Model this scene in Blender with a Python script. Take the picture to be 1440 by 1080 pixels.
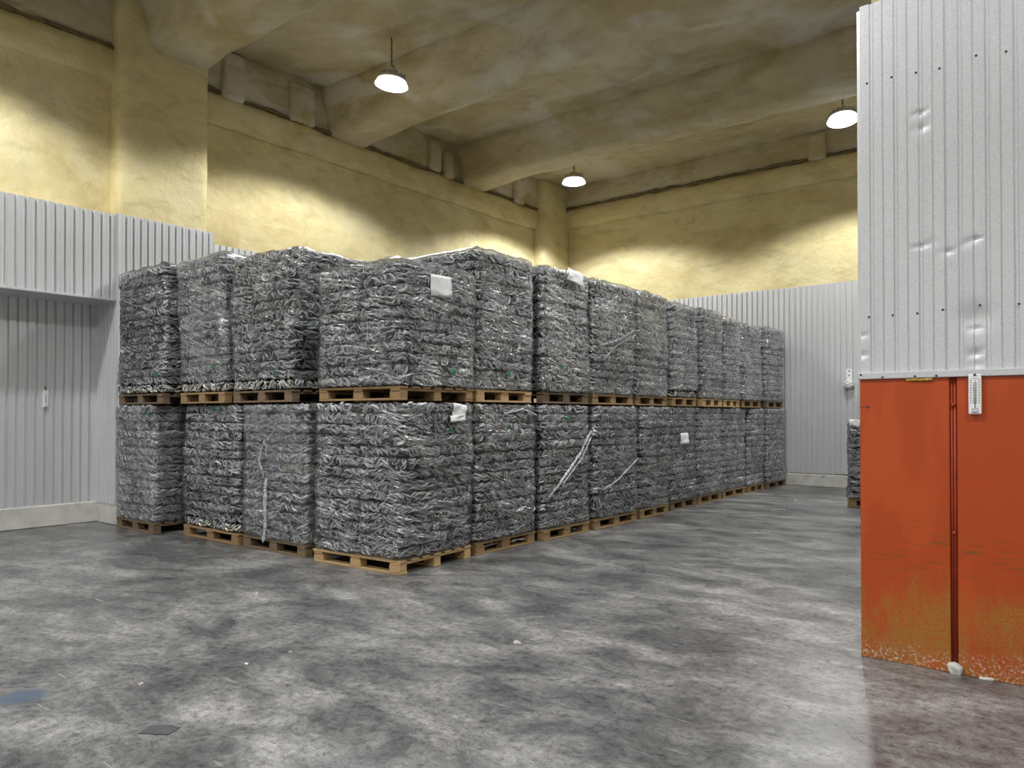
import bpy, bmesh, math, random
import numpy as np
from mathutils import Vector, Matrix, noise

for o in list(bpy.data.objects):
    bpy.data.objects.remove(o)
S = bpy.context.scene
COL = S.collection
R = math.radians

# ------------------------------------------------------------------ camera, world, exposure
cam_d = bpy.data.cameras.new('camera')
cam = bpy.data.objects.new('camera', cam_d)
COL.objects.link(cam)
cam_d.sensor_width = 36.0
cam_d.lens = 1040.0 / 1440.0 * 36.0
cam_d.clip_start = 0.05
cam_d.clip_end = 100
cam.location = (0, 0, 1.46)
cam.rotation_euler = (R(90.6), 0, R(38.25))
cam_d.shift_y = 32.1 / 1440.0
S.camera = cam

w = bpy.data.worlds.new('world')
S.world = w
w.use_nodes = True
w.node_tree.nodes['Background'].inputs[0].default_value = (0.5, 0.55, 0.6, 1)
w.node_tree.nodes['Background'].inputs[1].default_value = 0.0
S.view_settings.view_transform = 'Standard'
S.view_settings.look = 'None'
S.view_settings.gamma = 1.0
S.view_settings.use_curve_mapping = False
S.view_settings.exposure = 0.0

LAMP_POWER = 800.0
LAMP_CONE = 141.0
LAMP_GLOW = 14.0
LAMPS = [(-8.36, 7.65), (-8.80, 13.32), (-3.34, 13.33),           # in the picture
         (-3.25, 7.60), (-8.40, 1.95), (-3.25, 1.95), (1.80, 1.95), (1.80, 13.27),
         (-8.40, -3.7), (-3.25, -3.7), (1.80, -3.7)]
LAMP_Z = 6.48
CEIL = 7.2

# ------------------------------------------------------------------ materials
def mat(name):
    m = bpy.data.materials.new(name)
    m.use_nodes = True
    nt = m.node_tree
    b = nt.nodes['Principled BSDF']
    return m, nt, b

def N(nt, t, **kw):
    n = nt.nodes.new(t)
    for k, v in kw.items():
        if k in n.bl_rna.properties:
            setattr(n, k, v)
        else:
            n.inputs[k].default_value = v
    return n

def L(nt, a, b):
    nt.links.new(a, b)

def coords(nt, scale=(1, 1, 1), kind='Object', rot=(0, 0, 0), loc=(0, 0, 0)):
    tc = N(nt, 'ShaderNodeTexCoord')
    mp = N(nt, 'ShaderNodeMapping')
    mp.inputs['Scale'].default_value = scale
    mp.inputs['Rotation'].default_value = rot
    mp.inputs['Location'].default_value = loc
    L(nt, tc.outputs[kind], mp.inputs[0])
    return mp.outputs[0]

def noise_tex(nt, vec, scale, detail=6, rough=0.6, dist=0.0):
    n = N(nt, 'ShaderNodeTexNoise')
    n.inputs['Scale'].default_value = scale
    n.inputs['Detail'].default_value = detail
    n.inputs['Roughness'].default_value = rough
    n.inputs['Distortion'].default_value = dist
    L(nt, vec, n.inputs['Vector'])
    return n.outputs['Fac']

def ramp(nt, fac, stops, interp='LINEAR'):
    r = N(nt, 'ShaderNodeValToRGB')
    r.color_ramp.interpolation = interp
    els = r.color_ramp.elements
    while len(els) < len(stops):
        els.new(0.5)
    for e, (p, c) in zip(els, stops):
        e.position = p
        e.color = (c, c, c, 1) if isinstance(c, (int, float)) else (*c, 1)
    L(nt, fac, r.inputs[0])
    return r.outputs[0]

def mix(nt, fac, a, b, mode='MIX'):
    m = N(nt, 'ShaderNodeMix', data_type='RGBA', blend_type=mode)
    for sock, v in ((m.inputs[0], fac), (m.inputs[6], a), (m.inputs[7], b)):
        if isinstance(v, (int, float)):
            sock.default_value = v
        elif isinstance(v, tuple):
            sock.default_value = (*v, 1)
        else:
            L(nt, v, sock)
    return m.outputs[2]

def math_(nt, op, a, b=0.0, c=0.0, clamp=False):
    m = N(nt, 'ShaderNodeMath', operation=op, use_clamp=clamp)
    for i, v in enumerate((a, b, c)):
        if isinstance(v, (int, float)):
            m.inputs[i].default_value = v
        else:
            L(nt, v, m.inputs[i])
    return m.outputs[0]

def bump(nt, b, h, strength=0.3, dist=0.02, prev=None):
    n = N(nt, 'ShaderNodeBump')
    n.inputs['Strength'].default_value = strength
    n.inputs['Distance'].default_value = dist
    L(nt, h, n.inputs['Height'])
    if prev is not None:
        L(nt, prev, n.inputs['Normal'])
    if b is not None:
        L(nt, n.outputs[0], b.inputs['Normal'])
    return n.outputs[0]

def foam_material(name, base, stain, pale, stain_lo, stain_hi, pale_amt):
    m, nt, b = mat(name)
    v = coords(nt)
    vs = coords(nt, (0.55, 0.8, 1.1), loc=(3.1, 1.7, 0.4))
    big = noise_tex(nt, vs, 0.9, 4, 0.62, 0.9)
    streak = noise_tex(nt, coords(nt, (1.2, 1.2, 3.0), rot=(0.25, 0.15, 0)), 1.3, 5, 0.62, 0.5)
    mid = noise_tex(nt, v, 3.2, 3, 0.6)
    c = mix(nt, ramp(nt, mid, [(0.3, 0.0), (0.75, 1.0)]), base, tuple(x * 0.86 for x in base))
    c = mix(nt, ramp(nt, big, [(stain_lo, 0.0), (stain_hi, 0.85)]), c, stain)
    pal = noise_tex(nt, coords(nt, (0.5, 0.7, 1.0), loc=(7.7, 2.2, 5.0)), 1.1, 3, 0.5, 1.2)
    c = mix(nt, math_(nt, 'MULTIPLY', ramp(nt, pal, [(0.5, 0.0), (0.62, 1.0)]), pale_amt), c, pale)
    c = mix(nt, math_(nt, 'MULTIPLY', ramp(nt, streak, [(0.5, 0.0), (0.72, 1.0)]), 0.45), c, tuple(x * 0.62 for x in stain))
    L(nt, c, b.inputs['Base Color'])
    b.inputs['Roughness'].default_value = 0.7
    b.inputs['Specular IOR Level'].default_value = 0.25
    h1 = noise_tex(nt, v, 26, 3, 0.6)
    h2 = noise_tex(nt, v, 5, 2, 0.55, 0.6)
    n1 = bump(nt, None, h2, 0.5, 0.05)
    bump(nt, b, h1, 0.5, 0.012, n1)
    return m

M_FOAM = foam_material('yellow_foam', (0.77, 0.665, 0.355), (0.62, 0.50, 0.24), (0.80, 0.72, 0.45), 0.50, 0.70, 0.55)
M_FOAMC = foam_material('ceiling_foam', (0.66, 0.58, 0.385), (0.45, 0.36, 0.18), (0.68, 0.64, 0.53), 0.42, 0.64, 0.85)

def m_floor():
    m, nt, b = mat('concrete_floor')
    v = coords(nt)
    big = noise_tex(nt, coords(nt, (0.75, 1.0, 1), rot=(0, 0, -0.66)), 0.62, 5, 0.66, 0.5)
    mid = noise_tex(nt, coords(nt, (0.7, 1.1, 1), rot=(0, 0, -0.66), loc=(4, 2, 0)), 2.6, 6, 0.72, 0.5)
    fine = noise_tex(nt, v, 22, 4, 0.72)
    grit = noise_tex(nt, v, 110, 2, 0.7)
    s = math_(nt, 'ADD', math_(nt, 'MULTIPLY', big, 0.5), math_(nt, 'MULTIPLY', mid, 0.5))
    c = ramp(nt, s, [(0.37, (0.053, 0.053, 0.056)), (0.455, (0.108, 0.108, 0.108)), (0.53, (0.195, 0.194, 0.189)), (0.62, (0.35, 0.346, 0.335))])
    c = mix(nt, 0.85, c, ramp(nt, fine, [(0.30, 0.25), (0.47, 0.90), (0.70, 1.4)]), 'MULTIPLY')
    c = mix(nt, 0.6, c, ramp(nt, grit, [(0.3, 0.35), (0.52, 1.0), (0.75, 1.45)]), 'MULTIPLY')
    # dark scuffs, small chips
    chip = noise_tex(nt, coords(nt, (1, 0.45, 1), rot=(0, 0, 0.55)), 9, 4, 0.6, 0.6)
    c = mix(nt, ramp(nt, chip, [(0.68, 0.0), (0.74, 0.75)]), c, (0.07, 0.07, 0.072))
    scr = noise_tex(nt, coords(nt, (1.2, 14, 1), rot=(0, 0, 0.45)), 2.0, 3, 0.7)
    c = mix(nt, ramp(nt, scr, [(0.63, 0.0), (0.74, 0.35)]), c, (0.62, 0.61, 0.58))
    # spilled blue paint
    tc = N(nt, 'ShaderNodeTexCoord')
    d = N(nt, 'ShaderNodeVectorMath', operation='DISTANCE')
    sc = N(nt, 'ShaderNodeMapping')
    sc.inputs['Scale'].default_value = (1.0, 1.0, 0)
    L(nt, tc.outputs['Object'], sc.inputs[0])
    L(nt, sc.outputs[0], d.inputs[0])
    d.inputs[1].default_value = (-4.36, 1.45, 0)
    blot = math_(nt, 'ADD', math_(nt, 'MULTIPLY', d.outputs['Value'], -4.2), math_(nt, 'MULTIPLY', mid, 1.5))
    blot = math_(nt, 'ADD', blot, math_(nt, 'MULTIPLY', fine, 0.7))
    c = mix(nt, ramp(nt, blot, [(0.62, 0.0), (0.80, 0.75)]), c, (0.05, 0.085, 0.14))
    L(nt, c, b.inputs['Base Color'])
    rr = ramp(nt, mid, [(0.3, 0.24), (0.7, 0.46)])
    L(nt, rr, b.inputs['Roughness'])
    b.inputs['Specular IOR Level'].default_value = 0.45
    n1 = bump(nt, None, fine, 0.25, 0.006)
    L(nt, n1, b.inputs['Normal'])
    return m
M_FLOOR = m_floor()

def m_kerb():
    m, nt, b = mat('kerb_concrete')
    v = coords(nt)
    c = ramp(nt, noise_tex(nt, v, 2.5, 8, 0.65, 0.5), [(0.3, (0.36, 0.35, 0.32)), (0.5, (0.56, 0.55, 0.50)), (0.7, (0.66, 0.65, 0.60))])
    c = mix(nt, ramp(nt, noise_tex(nt, v, 3.7, 4, 0.6, 0.8), [(0.66, 0.0), (0.72, 0.8)]), c, (0.16, 0.15, 0.13))
    L(nt, c, b.inputs['Base Color'])
    b.inputs['Roughness'].default_value = 0.8
    bump(nt, b, noise_tex(nt, v, 30, 5, 0.7), 0.4, 0.01)
    return m
M_KERB = m_kerb()

def m_zinc(name, base, rough=0.42, metal=0.35, spangle=0.10):
    m, nt, b = mat(name)
    v = coords(nt)
    sp = N(nt, 'ShaderNodeTexVoronoi')
    sp.inputs['Scale'].default_value = 160
    L(nt, v, sp.inputs['Vector'])
    bw = N(nt, 'ShaderNodeRGBToBW')
    L(nt, sp.outputs['Color'], bw.inputs[0])
    c = mix(nt, spangle, base, bw.outputs[0], 'SOFT_LIGHT')
    drip = noise_tex(nt, coords(nt, (6, 6, 0.35)), 3.0, 5, 0.6)
    c = mix(nt, ramp(nt, drip, [(0.5, 0.0), (0.8, 0.35)]), c, tuple(x * 0.72 for x in base))
    L(nt, c, b.inputs['Base Color'])
    b.inputs['Metallic'].default_value = metal
    b.inputs['Roughness'].default_value = rough
    return m
M_ZINC = m_zinc('galvanised_sheet', (0.725, 0.735, 0.745), 0.38, 0.45)
M_ZINC2 = m_zinc('spangled_sheet', (0.60, 0.61, 0.62), 0.42, 0.3, 0.28)
M_TRIM = m_zinc('zinc_flashing', (0.68, 0.70, 0.71), 0.35, 0.5)

def m_plain(name, col, rough=0.5, metal=0.0, var=0.12, scale=20):
    m, nt, b = mat(name)
    n = noise_tex(nt, coords(nt), scale, 5, 0.6)
    c = mix(nt, ramp(nt, n, [(0.3, 0.0), (0.7, 1.0)]), tuple(x * (1 - var) for x in col), tuple(min(1, x * (1 + var)) for x in col))
    L(nt, c, b.inputs['Base Color'])
    b.inputs['Roughness'].default_value = rough
    b.inputs['Metallic'].default_value = metal
    return m
M_STEEL = m_plain('dark_steel', (0.06, 0.06, 0.06), 0.5, 0.6)
M_CHAIN = m_plain('chain_steel', (0.10, 0.09, 0.06), 0.45, 0.7)
M_HOUSING = m_plain('lamp_housing', (0.5, 0.5, 0.48), 0.4, 0.5)
M_WHITE = m_plain('white_plastic', (0.82, 0.82, 0.80), 0.4, 0, 0.04)
M_PAPER = m_plain('paper', (0.80, 0.80, 0.79), 0.7, 0, 0.06, 8)
M_INK = m_plain('black_ink', (0.03, 0.03, 0.035), 0.6, 0, 0.1)
M_GREYP = m_plain('grey_plastic', (0.40, 0.39, 0.40), 0.4, 0, 0.05)
M_GREEN = m_plain('green_tag_plastic', (0.02, 0.20, 0.075), 0.4, 0, 0.25, 60)
M_DARKTAPE = m_plain('dark_tape', (0.055, 0.055, 0.06), 0.55, 0, 0.3, 40)
M_SCRAP = m_plain('scrap', (0.45, 0.42, 0.37), 0.6, 0, 0.4, 120)
M_CRUST = m_plain('dried_glue', (0.50, 0.33, 0.06), 0.7, 0, 0.3, 60)
M_BROWN = m_plain('grey_debris', (0.30, 0.29, 0.27), 0.6, 0, 0.4, 90)

def m_orange(name):
    m, nt, b = mat(name)
    v = coords(nt)
    base = mix(nt, noise_tex(nt, coords(nt, (1.2, 1, 0.5)), 2.2, 6, 0.6), (0.47, 0.068, 0.012), (0.37, 0.056, 0.011))
    patch = noise_tex(nt, coords(nt, (2.6, 1, 0.7), loc=(3, 0, 1)), 1.6, 3, 0.5)
    base = mix(nt, ramp(nt, patch, [(0.52, 0.0), (0.58, 0.5)]), base, (0.51, 0.085, 0.017))
    sep = N(nt, 'ShaderNodeSeparateXYZ')
    L(nt, v, sep.inputs[0])
    z = sep.outputs['Z']
    # paint rubbed through to an older yellow-green coat low on the board, white chipping at the foot
    edge = noise_tex(nt, coords(nt, (2.2, 1, 0.6)), 2.0, 7, 0.68)
    hi = math_(nt, 'SUBTRACT', math_(nt, 'ADD', 0.22, math_(nt, 'MULTIPLY', edge, 0.62)), z)
    speck = noise_tex(nt, v, 95, 6, 0.78)
    col_n = noise_tex(nt, coords(nt, (3.0, 1, 1.0), loc=(2, 0, 0)), 2.0, 7, 0.7)
    worn = math_(nt, 'MULTIPLY', ramp(nt, hi, [(0.0, 0.0), (0.16, 1.0)]), ramp(nt, col_n, [(0.38, 0.12), (0.56, 1.0)]))
    mask = math_(nt, 'MULTIPLY', worn, ramp(nt, speck, [(0.40, 0.05), (0.55, 1.0)]))
    base = mix(nt, math_(nt, 'MULTIPLY', mask, 0.8), base, (0.29, 0.20, 0.035))
    foot = math_(nt, 'SUBTRACT', math_(nt, 'ADD', 0.02, math_(nt, 'MULTIPLY', edge, 0.26)), z)
    sp2 = noise_tex(nt, v, 60, 6, 0.75)
    wm = math_(nt, 'MULTIPLY', ramp(nt, foot, [(0.0, 0.0), (0.08, 1.0)]), ramp(nt, sp2, [(0.53, 0.0), (0.6, 1.0)]))
    base = mix(nt, math_(nt, 'MULTIPLY', wm, 0.75), base, (0.62, 0.50, 0.42))
    # horizontal forklift scrapes
    sc = noise_tex(nt, coords(nt, (3.4, 1, 40)), 1.9, 5, 0.62)
    band = math_(nt, 'MULTIPLY', ramp(nt, math_(nt, 'ABSOLUTE', math_(nt, 'SUBTRACT', z, 0.68)), [(0.05, 1.0), (0.26, 0.0)]), ramp(nt, sc, [(0.56, 0.0), (0.64, 1.0)]))
    base = mix(nt, math_(nt, 'MULTIPLY', band, 0.75), base, (0.17, 0.075, 0.012))
    L(nt, base, b.inputs['Base Color'])
    b.inputs['Roughness'].default_value = 0.42
    b.inputs['Specular IOR Level'].default_value = 0.35
    bump(nt, b, speck, 0.08, 0.004)
    return m
M_ORANGE = m_orange('orange_paint')
M_ORANGE_D = m_plain('orange_steel', (0.34, 0.04, 0.012), 0.45, 0.1, 0.2, 12)

def m_wood(name, a, c2):
    m, nt, b = mat(name)
    oi = N(nt, 'ShaderNodeObjectInfo')
    g = N(nt, 'ShaderNodeTexCoord')
    add = N(nt, 'ShaderNodeVectorMath', operation='ADD')
    L(nt, g.outputs['Object'], add.inputs[0])
    cmb = N(nt, 'ShaderNodeCombineXYZ')
    for i in range(3):
        L(nt, math_(nt, 'MULTIPLY', oi.outputs['Random'], 37.0 + 11 * i), cmb.inputs[i])
    L(nt, cmb.outputs[0], add.inputs[1])
    mp = N(nt, 'ShaderNodeMapping')
    mp.inputs['Scale'].default_value = (2, 2, 22)
    L(nt, add.outputs[0], mp.inputs[0])
    n = noise_tex(nt, mp.outputs[0], 4, 7, 0.65, 0.6)
    c = mix(nt, ramp(nt, n, [(0.3, 0.0), (0.7, 1.0)]), a, c2)
    sp = noise_tex(nt, add.outputs[0], 90, 3, 0.7)
    c = mix(nt, 0.5, c, ramp(nt, sp, [(0.3, 0.55), (0.55, 1.0), (0.8, 1.2)]), 'MULTIPLY')
    c = mix(nt, math_(nt, 'MULTIPLY', oi.outputs['Random'], 0.3), c, tuple(x * 0.5 for x in a))
    L(nt, c, b.inputs['Base Color'])
    b.inputs['Roughness'].default_value = 0.7
    return m
M_WOOD = {'new': m_wood('pale_pine', (0.58, 0.40, 0.20), (0.42, 0.27, 0.115)),
          'tan': m_wood('tan_pine', (0.37, 0.24, 0.108), (0.235, 0.145, 0.062)),
          'old': m_wood('weathered_wood', (0.24, 0.165, 0.095), (0.13, 0.088, 0.052))}

def m_fish():
    m, nt, b = mat('frozen_fish')
    at = N(nt, 'ShaderNodeAttribute', attribute_name='col')
    oi = N(nt, 'ShaderNodeObjectInfo')
    br = math_(nt, 'ADD', 0.80, math_(nt, 'MULTIPLY', oi.outputs['Random'], 0.30))
    cmb = N(nt, 'ShaderNodeCombineColor')
    for i in range(3):
        L(nt, br, cmb.inputs[i])
    c = mix(nt, 1.0, at.outputs['Color'], cmb.outputs[0], 'MULTIPLY')
    # a few blocks are browner where the film does not cover them
    L(nt, c, b.inputs['Base Color'])
    b.inputs['Metallic'].default_value = 0.0
    b.inputs['Roughness'].default_value = 0.27
    b.inputs['Specular IOR Level'].default_value = 0.9
    return m
M_FISH = m_fish()

def m_film(name, haze, gloss):
    m = bpy.data.materials.new(name)
    m.use_nodes = True
    nt = m.node_tree
    nt.nodes.clear()
    out = N(nt, 'ShaderNodeOutputMaterial')
    tr = N(nt, 'ShaderNodeBsdfTransparent')
    tr.inputs[0].default_value = (0.97, 0.975, 0.98, 1)
    gl = N(nt, 'ShaderNodeBsdfGlossy')
    gl.inputs['Roughness'].default_value = 0.24
    gl.inputs['Color'].default_value = (1, 1, 1, 1)
    df = N(nt, 'ShaderNodeBsdfDiffuse')
    df.inputs['Color'].default_value = (0.72, 0.73, 0.75, 1)
    oi = N(nt, 'ShaderNodeObjectInfo')
    tc = N(nt, 'ShaderNodeTexCoord')
    off = N(nt, 'ShaderNodeCombineXYZ')
    for i in range(3):
        L(nt, math_(nt, 'MULTIPLY', oi.outputs['Random'], 19.0 + 7 * i), off.inputs[i])
    # wrinkles run nearly level and tilt a little from bale to bale
    sx = N(nt, 'ShaderNodeSeparateXYZ')
    L(nt, tc.outputs['Object'], sx.inputs[0])
    tilt = math_(nt, 'MULTIPLY', math_(nt, 'SUBTRACT', oi.outputs['Random'], 0.5), 0.7)
    along = math_(nt, 'ADD', sx.outputs['X'], sx.outputs['Y'])
    zt = math_(nt, 'ADD', sx.outputs['Z'], math_(nt, 'MULTIPLY', along, tilt))
    cb = N(nt, 'ShaderNodeCombineXYZ')
    L(nt, math_(nt, 'MULTIPLY', sx.outputs['X'], 2.0), cb.inputs[0])
    L(nt, math_(nt, 'MULTIPLY', sx.outputs['Y'], 2.0), cb.inputs[1])
    L(nt, math_(nt, 'MULTIPLY', zt, 34.0), cb.inputs[2])
    va = N(nt, 'ShaderNodeVectorMath', operation='ADD')
    L(nt, cb.outputs[0], va.inputs[0])
    L(nt, off.outputs[0], va.inputs[1])
    wr = noise_tex(nt, va.outputs[0], 1.6, 3, 0.6, 0.7)
    vb = N(nt, 'ShaderNodeVectorMath', operation='ADD')
    L(nt, tc.outputs['Object'], vb.inputs[0])
    L(nt, off.outputs[0], vb.inputs[1])
    lump = noise_tex(nt, vb.outputs[0], 15, 2, 0.6)
    patch = noise_tex(nt, vb.outputs[0], 2.6, 2, 0.6)
    n1 = bump(nt, None, lump, 0.9, 0.03)
    nb = bump(nt, None, wr, 0.9, 0.02, n1)
    L(nt, nb, gl.inputs['Normal'])
    fr = N(nt, 'ShaderNodeFresnel')
    fr.inputs['IOR'].default_value = 1.45
    L(nt, nb, fr.inputs['Normal'])
    streak = math_(nt, 'MULTIPLY', ramp(nt, wr, [(0.50, 0.0), (0.66, 1.0)]), ramp(nt, patch, [(0.44, 0.0), (0.60, 1.0)]))
    fac = math_(nt, 'ADD', math_(nt, 'MULTIPLY', fr.outputs[0], 0.75), math_(nt, 'MULTIPLY', streak, 0.60))
    fac = math_(nt, 'MULTIPLY', fac, gloss, clamp=True)
    m1 = N(nt, 'ShaderNodeMixShader')
    L(nt, fac, m1.inputs[0])
    L(nt, tr.outputs[0], m1.inputs[1])
    L(nt, gl.outputs[0], m1.inputs[2])
    hz = math_(nt, 'ADD', math_(nt, 'MULTIPLY', ramp(nt, wr, [(0.52, 0.0), (0.78, 1.0)]), haze * 1.8),
               math_(nt, 'MULTIPLY', ramp(nt, patch, [(0.32, 0.25), (0.7, 1.3)]), haze), clamp=True)
    m2 = N(nt, 'ShaderNodeMixShader')
    L(nt, hz, m2.inputs[0])
    L(nt, m1.outputs[0], m2.inputs[1])
    L(nt, df.outputs[0], m2.inputs[2])
    L(nt, m2.outputs[0], out.inputs[0])
    return m
M_FILM = m_film('stretch_film', 0.014, 1.0)
M_FILMH = m_film('hazy_stretch_film', 0.085, 1.0)
M_FOLD = m_film('gathered_film', 0.42, 1.6)

def m_emit(name, col, s):
    m = bpy.data.materials.new(name)
    m.use_nodes = True
    nt = m.node_tree
    nt.nodes.clear()
    e = N(nt, 'ShaderNodeEmission')
    e.inputs[0].default_value = (*col, 1)
    e.inputs[1].default_value = s
    o = N(nt, 'ShaderNodeOutputMaterial')
    L(nt, e.outputs[0], o.inputs[0])
    return m
M_GLOW = m_emit('lamp_diffuser', (1, 0.99, 0.96), LAMP_GLOW)
M_GLOW2 = m_emit('lamp_skirt_glow', (1, 0.99, 0.96), LAMP_GLOW * 0.35)

# ------------------------------------------------------------------ helpers
def link(name, me, parent=None, m=None, loc=(0, 0, 0), rot=(0, 0, 0), scale=None):
    o = bpy.data.objects.new(name, me)
    COL.objects.link(o)
    if me is not None and m is not None and len(me.materials) == 0:
        me.materials.append(m)
    o.parent = parent
    o.location = loc
    o.rotation_euler = rot
    if scale:
        o.scale = scale
    return o

def tag(o, label=None, cat=None, group=None, kind=None):
    if label: o['label'] = label
    if cat: o['category'] = cat
    if group: o['group'] = group
    if kind: o['kind'] = kind
    return o

def empty(name, loc, rz=0.0):
    o = link(name, None, None, None, loc, (0, 0, rz))
    o.empty_display_size = 0.1
    return o

def mesh_np(name, v, f, smooth=False):
    me = bpy.data.meshes.new(name)
    me.from_pydata([tuple(map(float, p)) for p in v], [], f)
    if smooth:
        me.polygons.foreach_set('use_smooth', [True] * len(me.polygons))
    me.update()
    return me

def bm_mesh(name, bm, smooth=False):
    bmesh.ops.recalc_face_normals(bm, faces=bm.faces)
    me = bpy.data.meshes.new(name)
    bm.to_mesh(me)
    bm.free()
    if smooth:
        me.polygons.foreach_set('use_smooth', [True] * len(me.polygons))
    return me

def bm_box(bm, x0, x1, y0, y1, z0, z1, bev=0.0):
    r = bmesh.ops.create_cube(bm, size=1)
    vs = r['verts']
    for v in vs:
        v.co = Vector(((x0 + x1) / 2 + v.co.x * (x1 - x0), (y0 + y1) / 2 + v.co.y * (y1 - y0), (z0 + z1) / 2 + v.co.z * (z1 - z0)))
    if bev > 0:
        es = list({e for v in vs for e in v.link_edges})
        bmesh.ops.bevel(bm, geom=es, offset=bev, segments=1, affect='EDGES', profile=0.5)

def box_mesh(name, x0, x1, y0, y1, z0, z1, bev=0.0):
    bm = bmesh.new()
    bm_box(bm, x0, x1, y0, y1, z0, z1, bev)
    return bm_mesh(name, bm)

def tube_mesh(name, pts, rads, n=8, smooth=True):
    pts = [Vector(p) for p in pts]
    vs, fs = [], []
    a = None
    for i, p in enumerate(pts):
        t = (pts[min(i + 1, len(pts) - 1)] - pts[max(i - 1, 0)]).normalized()
        if a is None:
            a = t.orthogonal().normalized()
        a = (a - t * a.dot(t)).normalized()
        b = t.cross(a)
        r = rads[i] if isinstance(rads, (list, tuple)) else rads
        for k in range(n):
            an = 2 * math.pi * k / n
            vs.append(p + (a * math.cos(an) + b * math.sin(an)) * r)
        if i:
            for k in range(n):
                fs.append(((i - 1) * n + k, (i - 1) * n + (k + 1) % n, i * n + (k + 1) % n, i * n + k))
    fs.append(tuple(range(n))[::-1])
    fs.append(tuple((len(pts) - 1) * n + k for k in range(n)))
    return mesh_np(name, vs, fs, smooth)

def lathe_mesh(name, prof, n=32, smooth=True, close=True):
    vs, fs = [], []
    for r, z in prof:
        for k in range(n):
            a = 2 * math.pi * k / n
            vs.append((r * math.cos(a), r * math.sin(a), z))
    for i in range(len(prof) - 1):
        for k in range(n):
            fs.append((i * n + k, i * n + (k + 1) % n, (i + 1) * n + (k + 1) % n, (i + 1) * n + k))
    if close:
        fs.append(tuple(range(n))[::-1])
        fs.append(tuple((len(prof) - 1) * n + k for k in range(n)))
    return mesh_np(name, vs, fs, smooth)

def fbm(p, s=1.0):
    q = Vector(p) * s
    return noise.noise(q) + 0.5 * noise.noise(q * 2.1 + Vector((5, 3, 1))) + 0.25 * noise.noise(q * 4.3)

def foam_box(name, lo, hi, r=0.08, amp=0.02, step=0.14, freq=1.1, taper=None, fine=0.5):
    """a box sprayed over with foam: rounded edges, lumpy faces"""
    lo, hi = np.array(lo, float), np.array(hi, float)
    bm = bmesh.new()
    for ax in range(3):
        u, v = [(1, 2), (2, 0), (0, 1)][ax]
        nu = max(2, int((hi[u] - lo[u]) / step)); nv = max(2, int((hi[v] - lo[v]) / step))
        for side in (0, 1):
            g = []
            for i in range(nu + 1):
                row = []
                for j in range(nv + 1):
                    p = np.zeros(3)
                    p[ax] = hi[ax] if side else lo[ax]
                    p[u] = lo[u] + (hi[u] - lo[u]) * i / nu
                    p[v] = lo[v] + (hi[v] - lo[v]) * j / nv
                    row.append(bm.verts.new(p))
                g.append(row)
            for i in range(nu):
                for j in range(nv):
                    q = (g[i][j], g[i + 1][j], g[i + 1][j + 1], g[i][j + 1])
                    bm.faces.new(q if side else q[::-1])
    bmesh.ops.remove_doubles(bm, verts=bm.verts, dist=0.002)
    rr = np.minimum(r, (hi - lo) / 2 * 0.98)
    for vt in bm.verts:
        p = np.array(vt.co)
        inn = np.clip(p, lo + rr, hi - rr)
        d = p - inn
        ln = np.linalg.norm(d / rr)
        if ln > 0:
            dn = d / ln
            p = inn + dn
            nrm = dn / np.linalg.norm(dn)
            p = p + nrm * (amp * fbm(p, freq) + amp * fine * noise.noise(Vector(p * 6.0)))
        if taper:
            p = taper(p)
        vt.co = p
    return bm_mesh(name, bm, True)

# corrugated sheet. profile = list of (u, depth) over one pitch
PROF_A = [(0.0, 0.0), (0.014, 0.0), (0.024, 0.036), (0.056, 0.036), (0.058, 0.032), (0.063, 0.032), (0.065, 0.036), (0.093, 0.036), (0.103, 0.0)]
def sheet_mesh(name, width, height, pitch=0.108, prof=PROF_A, base_p=0.108, rows=1, dents=None):
    us = []
    k = 0
    while k * pitch < width - 1e-6:
        for u, d in prof:
            uu = k * pitch + u * pitch / base_p
            if uu <= width:
                us.append((uu, d))
        k += 1
    us.append((width, 0.0))
    vs, fs = [], []
    n = len(us)
    for j in range(rows + 1):
        z = height * j / rows
        for u, d in us:
            dd = 0.0
            if dents:
                for (du, dz, rad, dep) in dents:
                    q = ((u - du) ** 2 + (z - dz) ** 2) / (rad * rad)
                    if q < 6:
                        dd += dep * math.exp(-q * 1.4)
            vs.append((u, -(d + dd), z))
    for j in range(rows):
        for i in range(n - 1):
            fs.append((j * n + i, j * n + i + 1, (j + 1) * n + i + 1, (j + 1) * n + i))
    return mesh_np(name, vs, fs)
# local frame: u -> +X, outward -> -Y, z up.

def clad(parent, start, direction_deg, length, z0, z1, pitch=0.108, sheet=0.972, m=None, seed=0, name='cladding_sheet'):
    """a run of overlapping cladding sheets; each sheet is a part of the wall"""
    rnd = random.Random(seed)
    a = R(direction_deg)
    d = Vector((math.cos(a), math.sin(a), 0))
    out = Vector((math.sin(a), -math.cos(a), 0))
    s = 0.0
    cache = {}
    while s < length - 1e-4:
        wdt = min(sheet, length - s)
        key = round(wdt, 3)
        if key not in cache:
            cache[key] = sheet_mesh(name, wdt, z1 - z0, pitch)
        p = Vector(start) + d * s + out * (0.002 * rnd.random())
        link(name, cache[key], parent, m or M_ZINC, (p.x, p.y, z0 + rnd.uniform(-0.006, 0.006)), (0, 0, a))
        s += wdt

# ------------------------------------------------------------------ the room
XL, YB, XR, YF = -10.80, 15.66, 8.0, -7.0
floor_me = mesh_np('floor', [(XL - 0.3, YF - 0.3, 0), (XR + 0.3, YF - 0.3, 0), (XR + 0.3, YB + 0.3, 0), (XL - 0.3, YB + 0.3, 0)], [(0, 1, 2, 3)])
tag(link('floor', floor_me, None, M_FLOOR), kind='structure')

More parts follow.
